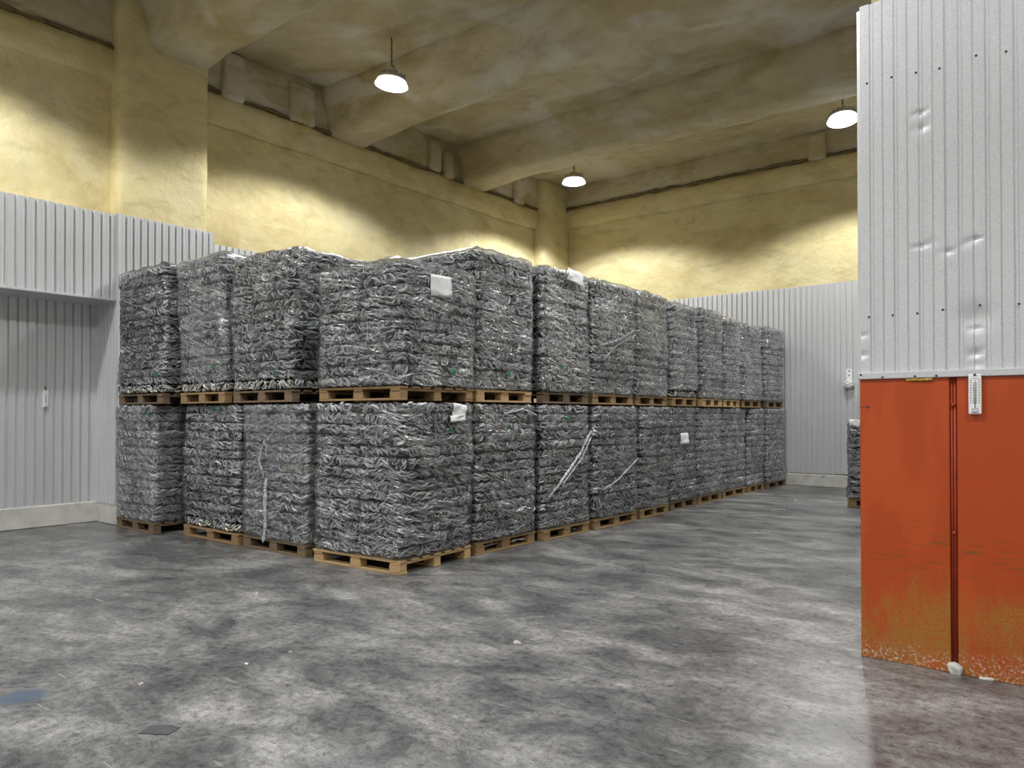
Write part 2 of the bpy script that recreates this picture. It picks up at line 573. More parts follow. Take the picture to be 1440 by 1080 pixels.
ceil = tag(link('ceiling', foam_box('ceiling', (XL - 0.4, YF - 0.4, CEIL), (XR + 0.4, YB + 0.4, CEIL + 0.4), 0.05, 0.05, 0.30, 0.7), None, M_FOAMC), kind='structure')

wall_l = tag(link('wall_left', foam_box('wall_left', (XL - 0.45, YF, -0.02), (XL, YB + 0.4, CEIL + 0.1), 0.05, 0.018, 0.16), None, M_FOAM), kind='structure')
wall_b = tag(link('wall_back', foam_box('wall_back', (XL - 0.4, YB, -0.02), (XR, YB + 0.45, CEIL + 0.1), 0.05, 0.018, 0.16), None, M_FOAM), kind='structure')
wall_r = tag(link('wall_right', foam_box('wall_right', (XR, YF, -0.02), (XR + 0.4, YB + 0.4, CEIL + 0.1), 0.05, 0.018, 0.5), None, M_FOAM), kind='structure')
wall_f = tag(link('wall_front', foam_box('wall_front', (XL - 0.4, YF - 0.4, -0.02), (XR + 0.4, YF, CEIL + 0.1), 0.05, 0.018, 0.5), None, M_FOAM), kind='structure')

# ledges sprayed over along the two walls, just under a ragged dark seam
link('ledge', foam_box('ledge', (XL - 0.05, 5.6, 5.98), (XL + 0.13, YB, 6.46), 0.07, 0.03, 0.13, 1.4), wall_l, M_FOAM)
link('ledge', foam_box('ledge', (XL - 0.05, YF, 5.98), (XL + 0.40, 4.8, 6.42), 0.07, 0.03, 0.13, 1.4), wall_l, M_FOAM)
link('ledge', foam_box('ledge', (XL, YB - 0.13, 6.16), (XR, YB + 0.05, 6.64), 0.07, 0.03, 0.13, 1.4), wall_b, M_FOAM)
# upper strips above the seam
link('upper_strip', foam_box('upper_strip', (XL - 0.05, 5.6, 6.51), (XL + 0.10, YB, CEIL + 0.1), 0.05, 0.03, 0.13, 1.6), wall_l, M_FOAMC)
link('upper_strip', foam_box('upper_strip', (XL - 0.05, YF, 6.47), (XL + 0.36, 4.8, CEIL + 0.1), 0.05, 0.03, 0.13, 1.6), wall_l, M_FOAMC)
link('upper_strip', foam_box('upper_strip', (XL, YB - 0.10, 6.69), (XR, YB + 0.05, CEIL + 0.1), 0.05, 0.03, 0.13, 1.6), wall_b, M_FOAMC)
# ragged dark seam of shrunken foam between ledge and strip
M_SEAM = m_plain('seam_foam', (0.16, 0.12, 0.055), 0.85, 0, 0.4, 14)
def seam(p0, p1, seed, parent):
    rnd = random.Random(seed)
    n = int((Vector(p1) - Vector(p0)).length / 0.07)
    pts, rd = [], []
    for i in range(n + 1):
        q = Vector(p0).lerp(Vector(p1), i / n)
        pts.append(q + Vector((0, 0, 0.035 * fbm((i * 0.11, seed, 0)))) )
        rd.append(0.028 + 0.016 * fbm((i * 0.21, seed, 4.0)) + rnd.uniform(-0.006, 0.008))
    link('seam', tube_mesh('seam', pts, [max(0.008, r) for r in rd], 7), parent, M_SEAM)
seam((XL + 0.115, 5.6, 6.485), (XL + 0.115, 14.6, 6.485), 1, wall_l)
seam((XL + 0.375, -2, 6.445), (XL + 0.375, 4.5, 6.445), 2, wall_l)
seam((XL + 0.3, YB - 0.115, 6.665), (2.0, YB - 0.115, 6.665), 3, wall_b)
# foam-covered brackets
for (y0, y1, z0, z1) in [(6.22, 6.60, 6.42, 7.15), (7.45, 7.95, 6.46, 7.12), (10.78, 11.10, 6.48, 7.12), (11.22, 11.50, 6.44, 7.0), (13.6, 13.95, 6.45, 7.05)]:
    link('bracket', foam_box('bracket', (XL, y0, z0), (XL + 0.20, y1, z1), 0.05, 0.02, 0.06, 3.0), wall_l, M_FOAMC)
link('bracket', foam_box('bracket', (-4.55, YB - 0.2, 6.6), (-4.2, YB, 7.15), 0.05, 0.02, 0.06, 3.0), wall_b, M_FOAMC)
# thicker foam on the near stretch of the left wall, above the door head
link('foam_layer', foam_box('foam_layer', (XL - 0.05, YF, 3.9), (XL + 0.34, 4.75, CEIL + 0.1), 0.06, 0.022, 0.14), wall_l, M_FOAM)

# door head: boxed-out lintel over the recess
link('door_head', box_mesh('door_head', XL - 0.02, -10.19, YF, 4.46, 2.99, 4.06), wall_l, M_ZINC)
clad(wall_l, (-10.17, YF, 0), 90, 4.44 - YF, 2.985, 4.10, seed=1)
link('flashing', box_mesh('flashing', -10.80, -10.125, YF, 4.44, 2.955, 2.985, 0.004), wall_l, M_TRIM)
# cladding on the main wall
clad(wall_l, (XL + 0.02, YF, 0), 90, 4.46 - YF, 0.27, 2.99, seed=2)
clad(wall_l, (XL + 0.03, 5.80, 0), 90, YB - 5.80, 0.27, 4.11, seed=3)
# column against the left wall, clad to door-head height
col = tag(link('wall_column_left', foam_box('wall_column_left', (XL - 0.1, 4.48, 0.0), (-10.17, 5.74, CEIL + 0.05), 0.07, 0.018, 0.12), None, M_FOAM), kind='structure')
clad(col, (-10.13, 4.43, 0), 90, 1.34, 0.27, 4.12, 0.096, seed=4)
clad(col, (XL - 0.02, 4.455, 0), 0, 0.70, 0.27, 4.12, 0.096, seed=5)
clad(col, (-10.13, 5.755, 0), 180, 0.66, 0.27, 4.12, 0.096, seed=6)
link('kerb', box_mesh('kerb', XL, -10.115, 4.43, 5.79, 0, 0.28, 0.01), col, M_KERB)
# back-left corner column
link('corner_column', foam_box('corner_column', (XL - 0.1, 14.55, 0), (XL + 0.3, YB + 0.1, CEIL + 0.05), 0.12, 0.02, 0.12), wall_l, M_FOAM)
# cladding on the back wall and the right and front walls
clad(wall_b, (XL, YB - 0.02, 0), 0, XR - XL, 0.27, 4.10, 0.112, 1.12, seed=7)
clad(wall_r, (XR - 0.02, YB, 0), 270, YB - YF, 0.27, 4.10, 0.112, 2.24, seed=8)
clad(wall_f, (XR, YF + 0.02, 0), 180, XR - XL, 0.27, 4.10, 0.112, 2.24, seed=9)

tag(link('baseboard_left', box_mesh('baseboard_left', XL - 0.1, XL + 0.085, YF, 4.44, 0, 0.28, 0.012), None, M_KERB), kind='structure')
tag(link('baseboard_left', box_mesh('baseboard_left', XL - 0.1, XL + 0.085, 5.78, YB, 0, 0.28, 0.012), None, M_KERB), kind='structure')
tag(link('baseboard_back', box_mesh('baseboard_back', XL, XR, YB - 0.07, YB + 0.1, 0, 0.25, 0.012), None, M_KERB), kind='structure')

# beams
def beam(y0, y1, zb):
    yc = (y0 + y1) / 2
    def tp(p):
        t = max(0.0, min(1.0, (p[2] - zb) / (CEIL - zb)))
        p = p.copy()
        p[1] = yc + (p[1] - yc) * (1 + 0.55 * t * t)
        hx = max(0.0, 1 - (p[0] - XL) / 1.2)
        p[1] = yc + (p[1] - yc) * (1 + 0.18 * hx)
        p[2] -= 0.10 * hx * (1 - t)
        return p
    o = link('ceiling_beam', foam_box('ceiling_beam', (XL - 0.1, y0, zb), (XR, y1, CEIL + 0.15), 0.13, 0.03, 0.13, 0.8, tp, 0.35), ceil, M_FOAMC)
    return o
beam(4.92, 5.72, 6.52)
beam(8.36, 9.12, 6.50)
beam(11.85, 12.6, 6.50)
beam(2.75, 3.45, 6.6)
beam(-2.0, -1.2, 6.52)

# ------------------------------------------------------------------ clad pier with orange boards (right foreground)
PX0, PX1, PY0, PY1 = -1.12, 2.6, 4.86, 5.75
pier = tag(link('wall_pier', box_mesh('wall_pier', PX0 + 0.012, PX1, PY0, PY1, 0, 3.9), None, M_ZINC), kind='structure')
link('foam_column', foam_box('foam_column', (PX0 + 0.03, PY0 + 0.06, 3.8), (PX1 - 0.1, PY1 - 0.05, CEIL + 0.05), 0.06, 0.018, 0.14), pier, M_FOAM)
PROF_B = [(0.0, 0.0), (0.047, 0.0), (0.052, -0.009), (0.066, -0.009), (0.071, 0.0), (0.110, 0.0), (0.1145, 0.005), (0.1195, 0.0)]
def fg_sheet(x0, wdt, z1, dents, rows):
    me = sheet_mesh('cladding_sheet', wdt, z1 - 1.70, 0.131, PROF_B, 0.120, rows, dents)
    return link('cladding_sheet', me, pier, M_ZINC2, (x0, PY0 - 0.017, 1.70))
dents = []
for (dx, dz, rad, dep) in [(-0.79, 2.44, 0.018, -0.012), (-0.75, 2.455, 0.03, -0.006), (-0.65, 2.39, 0.02, -0.013), (-0.52, 2.44, 0.022, -0.013), (-0.57, 2.42, 0.03, -0.005),
                           (-0.52, 2.0, 0.085, -0.016), (-0.52, 1.94, 0.02, -0.012), (-0.52, 1.80, 0.03, -0.014), (-0.49, 1.825, 0.015, -0.01), (-0.51, 1.74, 0.03, -0.01),
                           (-1.10, 1.94, 0.02, -0.015), (-1.10, 1.82, 0.024, -0.016), (-0.79, 3.22, 0.02, -0.013), (-0.785, 3.13, 0.028, -0.009)]:
    dents.append((dx - (PX0 + 0.005), dz - 1.70, rad, dep))
fg_sheet(PX0 + 0.005, 0.46, 3.95, [d for d in dents if d[0] < 0.5], 220)
fg_sheet(PX0 + 0.465, 1.05, 3.985, [(d[0] - 0.46, d[1], d[2], d[3]) for d in dents if d[0] > 0.3], 220)
fg_sheet(PX0 + 1.515, 1.05, 3.985, None, 1)
fg_sheet(PX0 + 2.565, 1.05, 3.985, None, 1)
clad(pier, (PX0 + 0.012, PY1, 0), 270, PY1 - PY0 - 0.004, 1.70, 3.95, seed=21)
clad(pier, (PX1, PY1 + 0.004, 0), 180, PX1 - PX0 - 0.03, 0.1, 3.95, sheet=1.08, seed=22)
screw_me = lathe_mesh('screw', [(0.0065, 0.0), (0.0065, 0.003), (0.004, 0.006)], 8)
for (sx_, sz_) in [(-1.07, 2.05), (-0.94, 2.05), (-0.81, 2.05), (-0.68, 2.06), (-0.5, 2.07), (-0.32, 2.06), (-1.075, 3.47), (-0.94, 3.47), (-0.81, 3.46), (-0.69, 3.45), (-0.51, 3.47), (-0.37, 3.45), (-0.2, 2.06), (-0.24, 3.46)]:
    link('screw', screw_me, pier, M_STEEL, (sx_, PY0 - 0.016, sz_), (R(90), 0, 0))
trim = link('flashing', box_mesh('flashing', PX0 - 0.01, PX1, PY0 - 0.045, PY0 + 0.002, 1.672, 1.712, 0.004), pier, M_TRIM)
for (sx_, sz_) in [(-0.99, 1.682), (-0.82, 1.682), (-0.71, 1.682), (-1.11, 1.70)]:
    link('screw', screw_me, pier, M_STEEL, (sx_, PY0 - 0.0445, sz_), (R(90), 0, 0))
# orange boards
def orange_board(x0, x1):
    bm = bmesh.new()
    bm_box(bm, x0, x1, PY0 - 0.030, PY0 + 0.01, 0.0, 1.674, 0.004)
    return link('orange_board', bm_mesh('orange_board', bm), pier, M_ORANGE)
orange_board(PX0, -0.648)
orange_board(-0.612, 0.60)
orange_board(0.636, 1.85)
orange_board(1.886, PX1)
for xx in (-0.63, 0.618, 1.868):
    ch = link('channel', box_mesh('channel', xx - 0.018, xx + 0.018, PY0 - 0.008, PY0 + 0.006, 0.02, 1.672), pier, M_ORANGE_D)
    for dx in (-0.011, 0.006):
        link('channel_rib', tube_mesh('channel_rib', [(xx + dx, PY0 - 0.012, 0.03), (xx + dx, PY0 - 0.012, 1.67)], 0.006, 8), pier, M_ORANGE_D)
    for zz in (1.515, 0.79):
        link('bolt', lathe_mesh('bolt', [(0.011, 0), (0.011, 0.006), (0.006, 0.012)], 10), pier, M_ORANGE_D, (xx, PY0 - 0.018, zz), (R(90), 0, 0))
# end boards on the side of the pier that faces the bales
link('orange_board', box_mesh('orange_board', PX0 - 0.0, PX0 + 0.02, PY0 + 0.012, PY1, 0, 1.67, 0.003), pier, M_ORANGE)
link('footing_patch', foam_box('footing_patch', (-0.66, PY0 - 0.06, -0.01), (-0.59, PY0 - 0.018, 0.06), 0.02, 0.02, 0.012, 20), pier, M_KERB)
link('footing_patch', foam_box('footing_patch', (-0.52, PY0 - 0.045, -0.01), (-0.44, PY0 - 0.02, 0.018), 0.01, 0.012, 0.012, 20), pier, M_KERB)
link('glue_drip', foam_box('glue_drip', (-0.87, PY0 - 0.040, 1.655), (-0.73, PY0 - 0.026, 1.676), 0.006, 0.006, 0.006, 40), pier, M_CRUST)
# hand-drawn arrow
bm = bmesh.new()
bm_box(bm, -1.125, -1.068, PY0 - 0.0312, PY0 - 0.0302, 1.5035, 1.5065)
for s_ in (-1, 1):
    r = bmesh.ops.create_cube(bm, size=1)
    for v in r['verts']:
        v.co = Matrix.Rotation(s_ * R(32), 4, 'Y') @ Vector((v.co.x * 0.020 - 0.010, v.co.y * 0.001, v.co.z * 0.003)) + Vector((-1.064, PY0 - 0.0307, 1.505))
link('arrow_mark', bm_mesh('arrow_mark', bm), pier, M_INK)

# ------------------------------------------------------------------ lamps
lamp_meshes = {}
def build_lamp(x, y, z, label, tilt):
    t = empty('high_bay_lamp', (x, y, z))
    t.rotation_euler = (R(tilt[0]), R(tilt[1]), 0)
    tag(t, label, 'lamp', 'round high bay lamps hung under the foam ceiling')
    if not lamp_meshes:
        lm = lamp_meshes
        lm['housing'] = lathe_mesh('housing', [(0.055, 0.165), (0.10, 0.155), (0.12, 0.125), (0.20, 0.105), (0.222, 0.075), (0.226, 0.045), (0.205, 0.04)], 40)
        lm['reflector'] = lathe_mesh('reflector', [(0.205, 0.045), (0.218, 0.03), (0.246, -0.020), (0.252, -0.022), (0.250, -0.018), (0.224, 0.032), (0.21, 0.047)], 40, close=False)
        lm['diffuser'] = lathe_mesh('diffuser', [(0.246, -0.018), (0.2, -0.024), (0.1, -0.027), (0.01, -0.028)], 40)
        lm['inner_ring'] = lathe_mesh('inner_ring', [(0.165, -0.0262), (0.167, -0.031), (0.175, -0.031), (0.177, -0.0255)], 40, close=False)
        lm['driver_box'] = box_mesh('driver_box', -0.07, 0.07, -0.05, 0.05, 0.15, 0.215, 0.012)
        bm = bmesh.new()
        for k in range(18):
            a = 2 * math.pi * k / 18
            r = bmesh.ops.create_cube(bm, size=1)
            for v in r['verts']:
                q = Vector((0.165 + v.co.x * 0.09, v.co.y * 0.008, 0.118 + v.co.z * 0.045))
                v.co = Matrix.Rotation(a, 4, 'Z') @ q
        lm['fins'] = bm_mesh('cooling_fins', bm)
        lm['hook'] = tube_mesh('hook', [(0.0, 0, 0.21), (0.0, 0, 0.235), (0.018, 0, 0.25), (0.018, 0, 0.275), (0, 0, 0.285), (-0.015, 0, 0.272)], 0.006, 8)
        bm = bmesh.new()
        n = 12; mm = 6
        rings = []
        for i in range(n):
            a = 2 * math.pi * i / n
            c = Vector((0.010 * math.cos(a), 0, 0.026 * math.sin(a)))
            tan = Vector((-0.010 * math.sin(a), 0, 0.026 * math.cos(a))).normalized()
            nn = Vector((0, 1, 0)).cross(tan)
            rings.append([bm.verts.new(c + (nn * math.cos(2 * math.pi * k / mm) + Vector((0, 1, 0)) * math.sin(2 * math.pi * k / mm)) * 0.0055) for k in range(mm)])
        for i in range(n):
            for k in range(mm):
                bm.faces.new((rings[i][k], rings[i][(k + 1) % mm], rings[(i + 1) % n][(k + 1) % mm], rings[(i + 1) % n][k]))
        lm['link'] = bm_mesh('chain_link', bm, True)
    lm = lamp_meshes
    link('housing', lm['housing'], t, M_HOUSING)
    link('reflector', lm['reflector'], t, M_GLOW2)
    d = link('diffuser', lm['diffuser'], t, M_GLOW)
    link('inner_ring', lm['inner_ring'], d, M_GREYP)
    link('driver_box', lm['driver_box'], t, M_HOUSING)
    link('cooling_fins', lm['fins'], t, M_HOUSING)
    link('hook', lm['hook'], t, M_CHAIN)
    # the chain hangs plumb although the lamp tilts a little
    inv = Matrix.Rotation(R(tilt[0]), 4, 'X').inverted() if True else None
    zz = 0.30
    k = 0
    ch = empty('chain', (0, 0, 0))
    ch.parent = t
    ch.rotation_euler = (-R(tilt[0]), -R(tilt[1]), 0)
    while z + zz < CEIL - 0.01:
        link('chain_link', lm['link'], ch, M_CHAIN, (0.0015 * ((k % 3) - 1), 0, zz), (0, 0, R(90) * (k % 2) + 0.3))
        zz += 0.043
        k += 1
    ld = bpy.data.lights.new('lamp_light', 'SPOT')
    ld.energy = LAMP_POWER
    ld.spot_size = R(LAMP_CONE)
    ld.spot_blend = 0.26
    ld.shadow_soft_size = 0.16
    ld.color = (0.975, 0.985, 1.0)
    lo = bpy.data.objects.new('lamp_light', ld)
    COL.objects.link(lo)
    lo.parent = t
    lo.location = (0, 0, -0.06)
    lo.rotation_euler = (-R(tilt[0]), -R(tilt[1]), 0)
    return t

lamp_labels = ['round high bay lamp on a short chain, nearest of the lit lamps in view',
               'round high bay lamp half hidden under the far foam beam above the bales',
               'round high bay lamp beside the edge of the metal clad pier']
tilts = [(-3, 5), (0, 0), (-6, -4)]
for i, (x, y) in enumerate(LAMPS):
    lab = lamp_labels[i] if i < 3 else 'round high bay lamp of the same ceiling grid, outside the picture'
    build_lamp(x, y, LAMP_Z, lab, tilts[i] if i < 3 else (0, 0))

# ------------------------------------------------------------------ pallets
board_cache = {}
def board(name, dx, dy, dz, parent, m, loc, rot=0.0):
    key = (name, round(dx, 3), round(dy, 3), round(dz, 3), m.name)
    if key not in board_cache:
        board_cache[key] = box_mesh(name, -dx / 2, dx / 2, -dy / 2, dy / 2, 0, dz, 0.003)
    return link(name, board_cache[key], parent, m, loc, (0, 0, rot))

PAL_H = 0.13
def pallet(cx, cy, z0, lx, ly, rot, wood, label, runners='x', seed=0):
    """runners: axis along which the bottom boards run"""
    rnd = random.Random(seed + 500)
    t = empty('wooden_pallet', (cx, cy, z0), R(rot))
    tag(t, label, 'pallet', 'wooden pallets under the fish bales')
    m = M_WOOD[wood]
    j = lambda s=0.004: rnd.uniform(-s, s)
    bw = 0.10
    if runners == 'x':
        L_, W_ = lx, ly
    else:
        L_, W_ = ly, lx
    def put(name, l, wd, h, a, b, z):
        if runners == 'x':
            board(name, l, wd, h, t, m, (a + j(), b + j(), z), R(j(0.3)))
        else:
            board(name, wd, l, h, t, m, (b + j(), a + j(), z), R(j(0.3)))
    for b in (-1, 0, 1):
        put('bottom_board', L_ - 0.01, bw, 0.020, 0, b * (W_ / 2 - bw / 2 - 0.006), 0.0)
        for a in (-1, 0, 1):
            put('block', 0.135, bw - 0.006, 0.066, a * (L_ / 2 - 0.075), b * (W_ / 2 - bw / 2 - 0.007), 0.020)
    for a in (-1, 0, 1):
        put('cross_board', 0.12, W_ - 0.012, 0.020, a * (L_ / 2 - 0.072), 0, 0.086)
    nb = 7
    for i in range(nb):
        b = -W_ / 2 + 0.055 + (W_ - 0.11) * i / (nb - 1)
        put('deck_board', L_ - 0.004, 0.10, 0.022, 0, b, 0.106)
    return t

# ------------------------------------------------------------------ fish blocks
BLX, BLY, BLH = 0.60, 0.50, 0.10
def perimeter(a, lx, ly, r):
    """point and outward normal at arclength a on a rounded rectangle (vectorised)"""
    sx, sy = lx - 2 * r, ly - 2 * r
    q = math.pi * r / 2
    P = 2 * (sx + sy) + 4 * q
    a = np.mod(a, P)
    x = np.zeros_like(a); y = np.zeros_like(a); nx = np.zeros_like(a); ny = np.zeros_like(a)
    segs = [('l', (-sx / 2, -ly / 2), (1, 0), sx, (0, -1)), ('c', (sx / 2, -sy / 2), -math.pi / 2, q, None),
            ('l', (lx / 2, -sy / 2), (0, 1), sy, (1, 0)), ('c', (sx / 2, sy / 2), 0, q, None),
            ('l', (sx / 2, ly / 2), (-1, 0), sx, (0, 1)), ('c', (-sx / 2, sy / 2), math.pi / 2, q, None),
            ('l', (-lx / 2, sy / 2), (0, -1), sy, (-1, 0)), ('c', (-sx / 2, -sy / 2), math.pi, q, None)]
    s0 = 0.0
    for kind, o, d, ln, n in segs:
        msk = (a >= s0) & (a <= s0 + ln)
        t = a[msk] - s0
        if kind == 'l':
            x[msk] = o[0] + d[0] * t; y[msk] = o[1] + d[1] * t
            nx[msk] = n[0]; ny[msk] = n[1]
        else:
            an = d + t / r
            x[msk] = o[0] + r * np.cos(an); y[msk] = o[1] + r * np.sin(an)
            nx[msk] = np.cos(an); ny[msk] = np.sin(an)
        s0 += ln
    return x, y, nx, ny, P

def fish_block(seed, brown=0.0):
    rng = np.random.default_rng(seed)
    NS, NA = 9, 6
    prof = np.array([0.30, 0.78, 1.0, 1.0, 0.86, 0.64, 0.36, 0.20, 0.62])
    V, F, C = [], [], []
    P = perimeter(np.array([0.0]), BLX, BLY, 0.05)[4]
    nf = 180
    base = 0
    clump_a = rng.uniform(0, P, 26)
    clump_h = rng.uniform(-1.3, 1.3, 26)
    clump_b = rng.uniform(-13, 13, 26)
    for i in range(nf):
        a0 = rng.uniform(0, P)
        k = int(np.argmin(np.abs((clump_a - a0 + P / 2) % P - P / 2)))
        ang = clump_h[k] + rng.normal(0, 0.35)
        ln = rng.uniform(0.13, 0.21)
        rad = rng.uniform(0.0105, 0.0165)
        bend = clump_b[k] + rng.normal(0, 3.0)
        s = np.linspace(-0.5, 0.5, NS) * ln
        h = ang + bend * s
        flip = rng.random() < 0.5
        if flip:
            h = h + math.pi
        da = np.cumsum(np.cos(h)) * ln / NS
        dz = np.cumsum(np.sin(h)) * ln / NS
        da -= da[NS // 2]; dz -= dz[NS // 2]
        z0 = rng.uniform(0.006, BLH - 0.006)
        zc = z0 + dz
        zc = BLH / 2 + (BLH / 2 - 0.001) * np.tanh((zc - BLH / 2) / (BLH / 2 + 0.006))
        ac = a0 + da
        depth = rng.uniform(-0.034, 0.008) - 0.009 * ((2 * zc / BLH - 1) ** 4) - 0.030 * rng.random() * (np.linspace(-1, 1, NS) * (1 if rng.random() < 0.5 else -1)).clip(0, 1)
        ta = np.gradient(ac); tz = np.gradient(zc)
        tl = np.sqrt(ta ** 2 + tz ** 2) + 1e-6
        pa, pz = -tz / tl, ta / tl              # in-face normal of the spine
        rr = rad * prof
        bright = rng.uniform(0.66, 1.05)
        warm = rng.random() < 0.05 + 0.5 * brown
        for j in range(NA):
            an = 2 * math.pi * j / NA
            cu, cn = math.cos(an), math.sin(an)
            thick = np.full(NS, 0.62); thick[-1] = 0.10; thick[-2] = 0.5
            x, y, nx, ny, _ = perimeter(ac + pa * rr * cu, BLX, BLY, 0.05)
            dd = depth + rr * thick * cn
            z = np.clip(zc + pz * rr * cu, 0.001, BLH)
            V.append(np.stack([x + nx * dd, y + ny * dd, z], 1))
            side = (cu + 1) / 2                  # 1 = back, 0 = belly
            val = 0.95 * (1 - side) ** 1.25 + 0.012
            if 0.3 < side < 0.8:
                val += 0.03
            cc = np.array([val * 0.97, val, val * 1.03]) * bright
            if warm:
                cc = cc * np.array([1.08, 1.0, 0.80])
            C.append(np.tile(np.append(cc, 1.0), (NS, 1)))
        for q in range(NS - 1):
            for j in range(NA):
                j2 = (j + 1) % NA
                F.append((base + j * NS + q, base + j2 * NS + q, base + j2 * NS + q + 1, base + j * NS + q + 1))
        F.append(tuple(base + j * NS for j in range(NA)))
        F.append(tuple(base + j * NS + NS - 1 for j in range(NA))[::-1])
        base += NS * NA
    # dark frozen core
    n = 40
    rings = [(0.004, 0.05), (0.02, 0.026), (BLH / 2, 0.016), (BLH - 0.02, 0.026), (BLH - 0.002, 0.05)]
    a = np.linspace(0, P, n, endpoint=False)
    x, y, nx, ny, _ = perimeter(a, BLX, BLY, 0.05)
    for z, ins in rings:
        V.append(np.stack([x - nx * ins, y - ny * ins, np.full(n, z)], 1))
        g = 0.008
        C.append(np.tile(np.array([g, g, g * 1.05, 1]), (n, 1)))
    for r_ in range(len(rings) - 1):
        for k in range(n):
            F.append((base + r_ * n + k, base + r_ * n + (k + 1) % n, base + (r_ + 1) * n + (k + 1) % n, base + (r_ + 1) * n + k))
    F.append(tuple(base + k for k in range(n))[::-1])
    F.append(tuple(base + (len(rings) - 1) * n + k for k in range(n)))
    V = np.concatenate(V); C = np.concatenate(C)
    me = mesh_np('fish_block', V, F, True)
    at = me.color_attributes.new('col', 'FLOAT_COLOR', 'POINT')
    at.data.foreach_set('color', C.astype(np.float32).ravel())
    me.materials.append(M_FISH)
    return me
BLOCKS = [fish_block(100 + i) for i in range(12)]
BLOCKS_B = [fish_block(300 + i, 1.0) for i in range(3)]

# ------------------------------------------------------------------ bales
def film_mesh(lx, ly, z0, z1, lh, seed, offs, top_lump):
    rng = np.random.default_rng(seed)
    n = 112
    rc = 0.055
    P = perimeter(np.array([0.0]), lx, ly, rc)[4]
    a = np.linspace(0, P, n, endpoint=False)
    x, y, nx, ny, _ = perimeter(a, lx, ly, rc)
    zs = np.arange(z0, z1, 0.026)
    V, F = [], []
    sd = Vector((seed * 1.7, seed * 0.9, 0))
    for z in zs:
        k = min(int(z / lh), len(offs) - 1) if z > 0 else 0
        ox, oy = offs[max(k, 0)]
        crease = 0.010 * abs(math.sin(math.pi * z / lh))
        for i in range(n):
            f = noise.noise(Vector((x[i] * 5, y[i] * 5, z * 11)) + sd) * 0.008 + noise.noise(Vector((x[i] * 1.5, y[i] * 1.5, z * 1.2)) + sd) * 0.010
            o = 0.010 + crease + f
            V.append((x[i] + nx[i] * o + ox, y[i] + ny[i] * o + oy, z))
    rows = len(zs)
    # crumpled top
    top = zs[-1]
    for q, (ins, dz) in enumerate([(0.02, 0.022), (0.07, 0.04), (0.16, 0.05), (0.30, 0.055), (0.42, 0.05)]):
        for i in range(n):
            sc_x = max(0.02, 1 - 2 * ins / lx) if ins < lx / 2 else 0.02
            sc_y = max(0.02, 1 - 2 * ins / ly) if ins < ly / 2 else 0.02
            px, py = x[i] * sc_x, y[i] * sc_y
            f = noise.noise(Vector((px * 6, py * 6, 3.3)) + sd) * 0.030 + noise.noise(Vector((px * 17, py * 17, 1.3)) + sd) * 0.014
            V.append((px + offs[-1][0], py + offs[-1][1], top + (dz + f) * top_lump))
    rows += 5
    for r_ in range(rows - 1):
        for i in range(n):
            F.append((r_ * n + i, r_ * n + (i + 1) % n, (r_ + 1) * n + (i + 1) % n, (r_ + 1) * n + i))
    F.append(tuple((rows - 1) * n + i for i in range(n)))
    return mesh_np('film_wrap', V, F, True)

def crumple(name, wd, ht, seed, curl=0.008, nx=7, ny=7, th=0.0012):
    """a sheet of paper or a tag, slightly crumpled, with thickness; local X width, Z height, faces -Y"""
    vs, fs = [], []
    for s_ in (0, 1):
        for j in range(ny + 1):
            for i in range(nx + 1):
                u, v = i / nx - 0.5, j / ny - 0.5
                d = curl * fbm((u * 2.2 + seed, v * 2.2, seed * 0.37))
                vs.append((u * wd * (1 + 0.04 * noise.noise(Vector((v * 3, seed, 0)))), -d + s_ * th, v * ht))
    nn = (nx + 1) * (ny + 1)
    for j in range(ny):
        for i in range(nx):
            a = j * (nx + 1) + i
            fs.append((a, a + 1, a + nx + 2, a + nx + 1))
            fs.append((nn + a, nn + a + nx + 1, nn + a + nx + 2, nn + a + 1))
    for i in range(nx):
        fs.append((i, nn + i, nn + i + 1, i + 1))
        q = ny * (nx + 1) + i
        fs.append((q, q + 1, nn + q + 1, nn + q))
    for j in range(ny):
        q = j * (nx + 1)
        fs.append((q, q + nx + 1, nn + q + nx + 1, nn + q))
        q += nx
        fs.append((q, nn + q, nn + q + nx + 1, q + nx + 1))
    return mesh_np(name, vs, fs, True)

def film_rope(pts, r, seed):
    """a gathered, twisted strand of film"""
    rnd = random.Random(seed)
    out, rads = [], []
    for i in range(len(pts) - 1):
        a, b = Vector(pts[i]), Vector(pts[i + 1])
        n = max(3, int((b - a).length / 0.02))
        for k in range(n):
            p = a.lerp(b, k / n)
            out.append(p + Vector((rnd.uniform(-1, 1), rnd.uniform(-0.5, 0.5), rnd.uniform(-0.3, 0.3))) * r * 0.4)
            rads.append(r * rnd.uniform(0.55, 1.3))
    out.append(Vector(pts[-1])); rads.append(r * 0.4)
    return tube_mesh('film_strand', out, rads, 7)

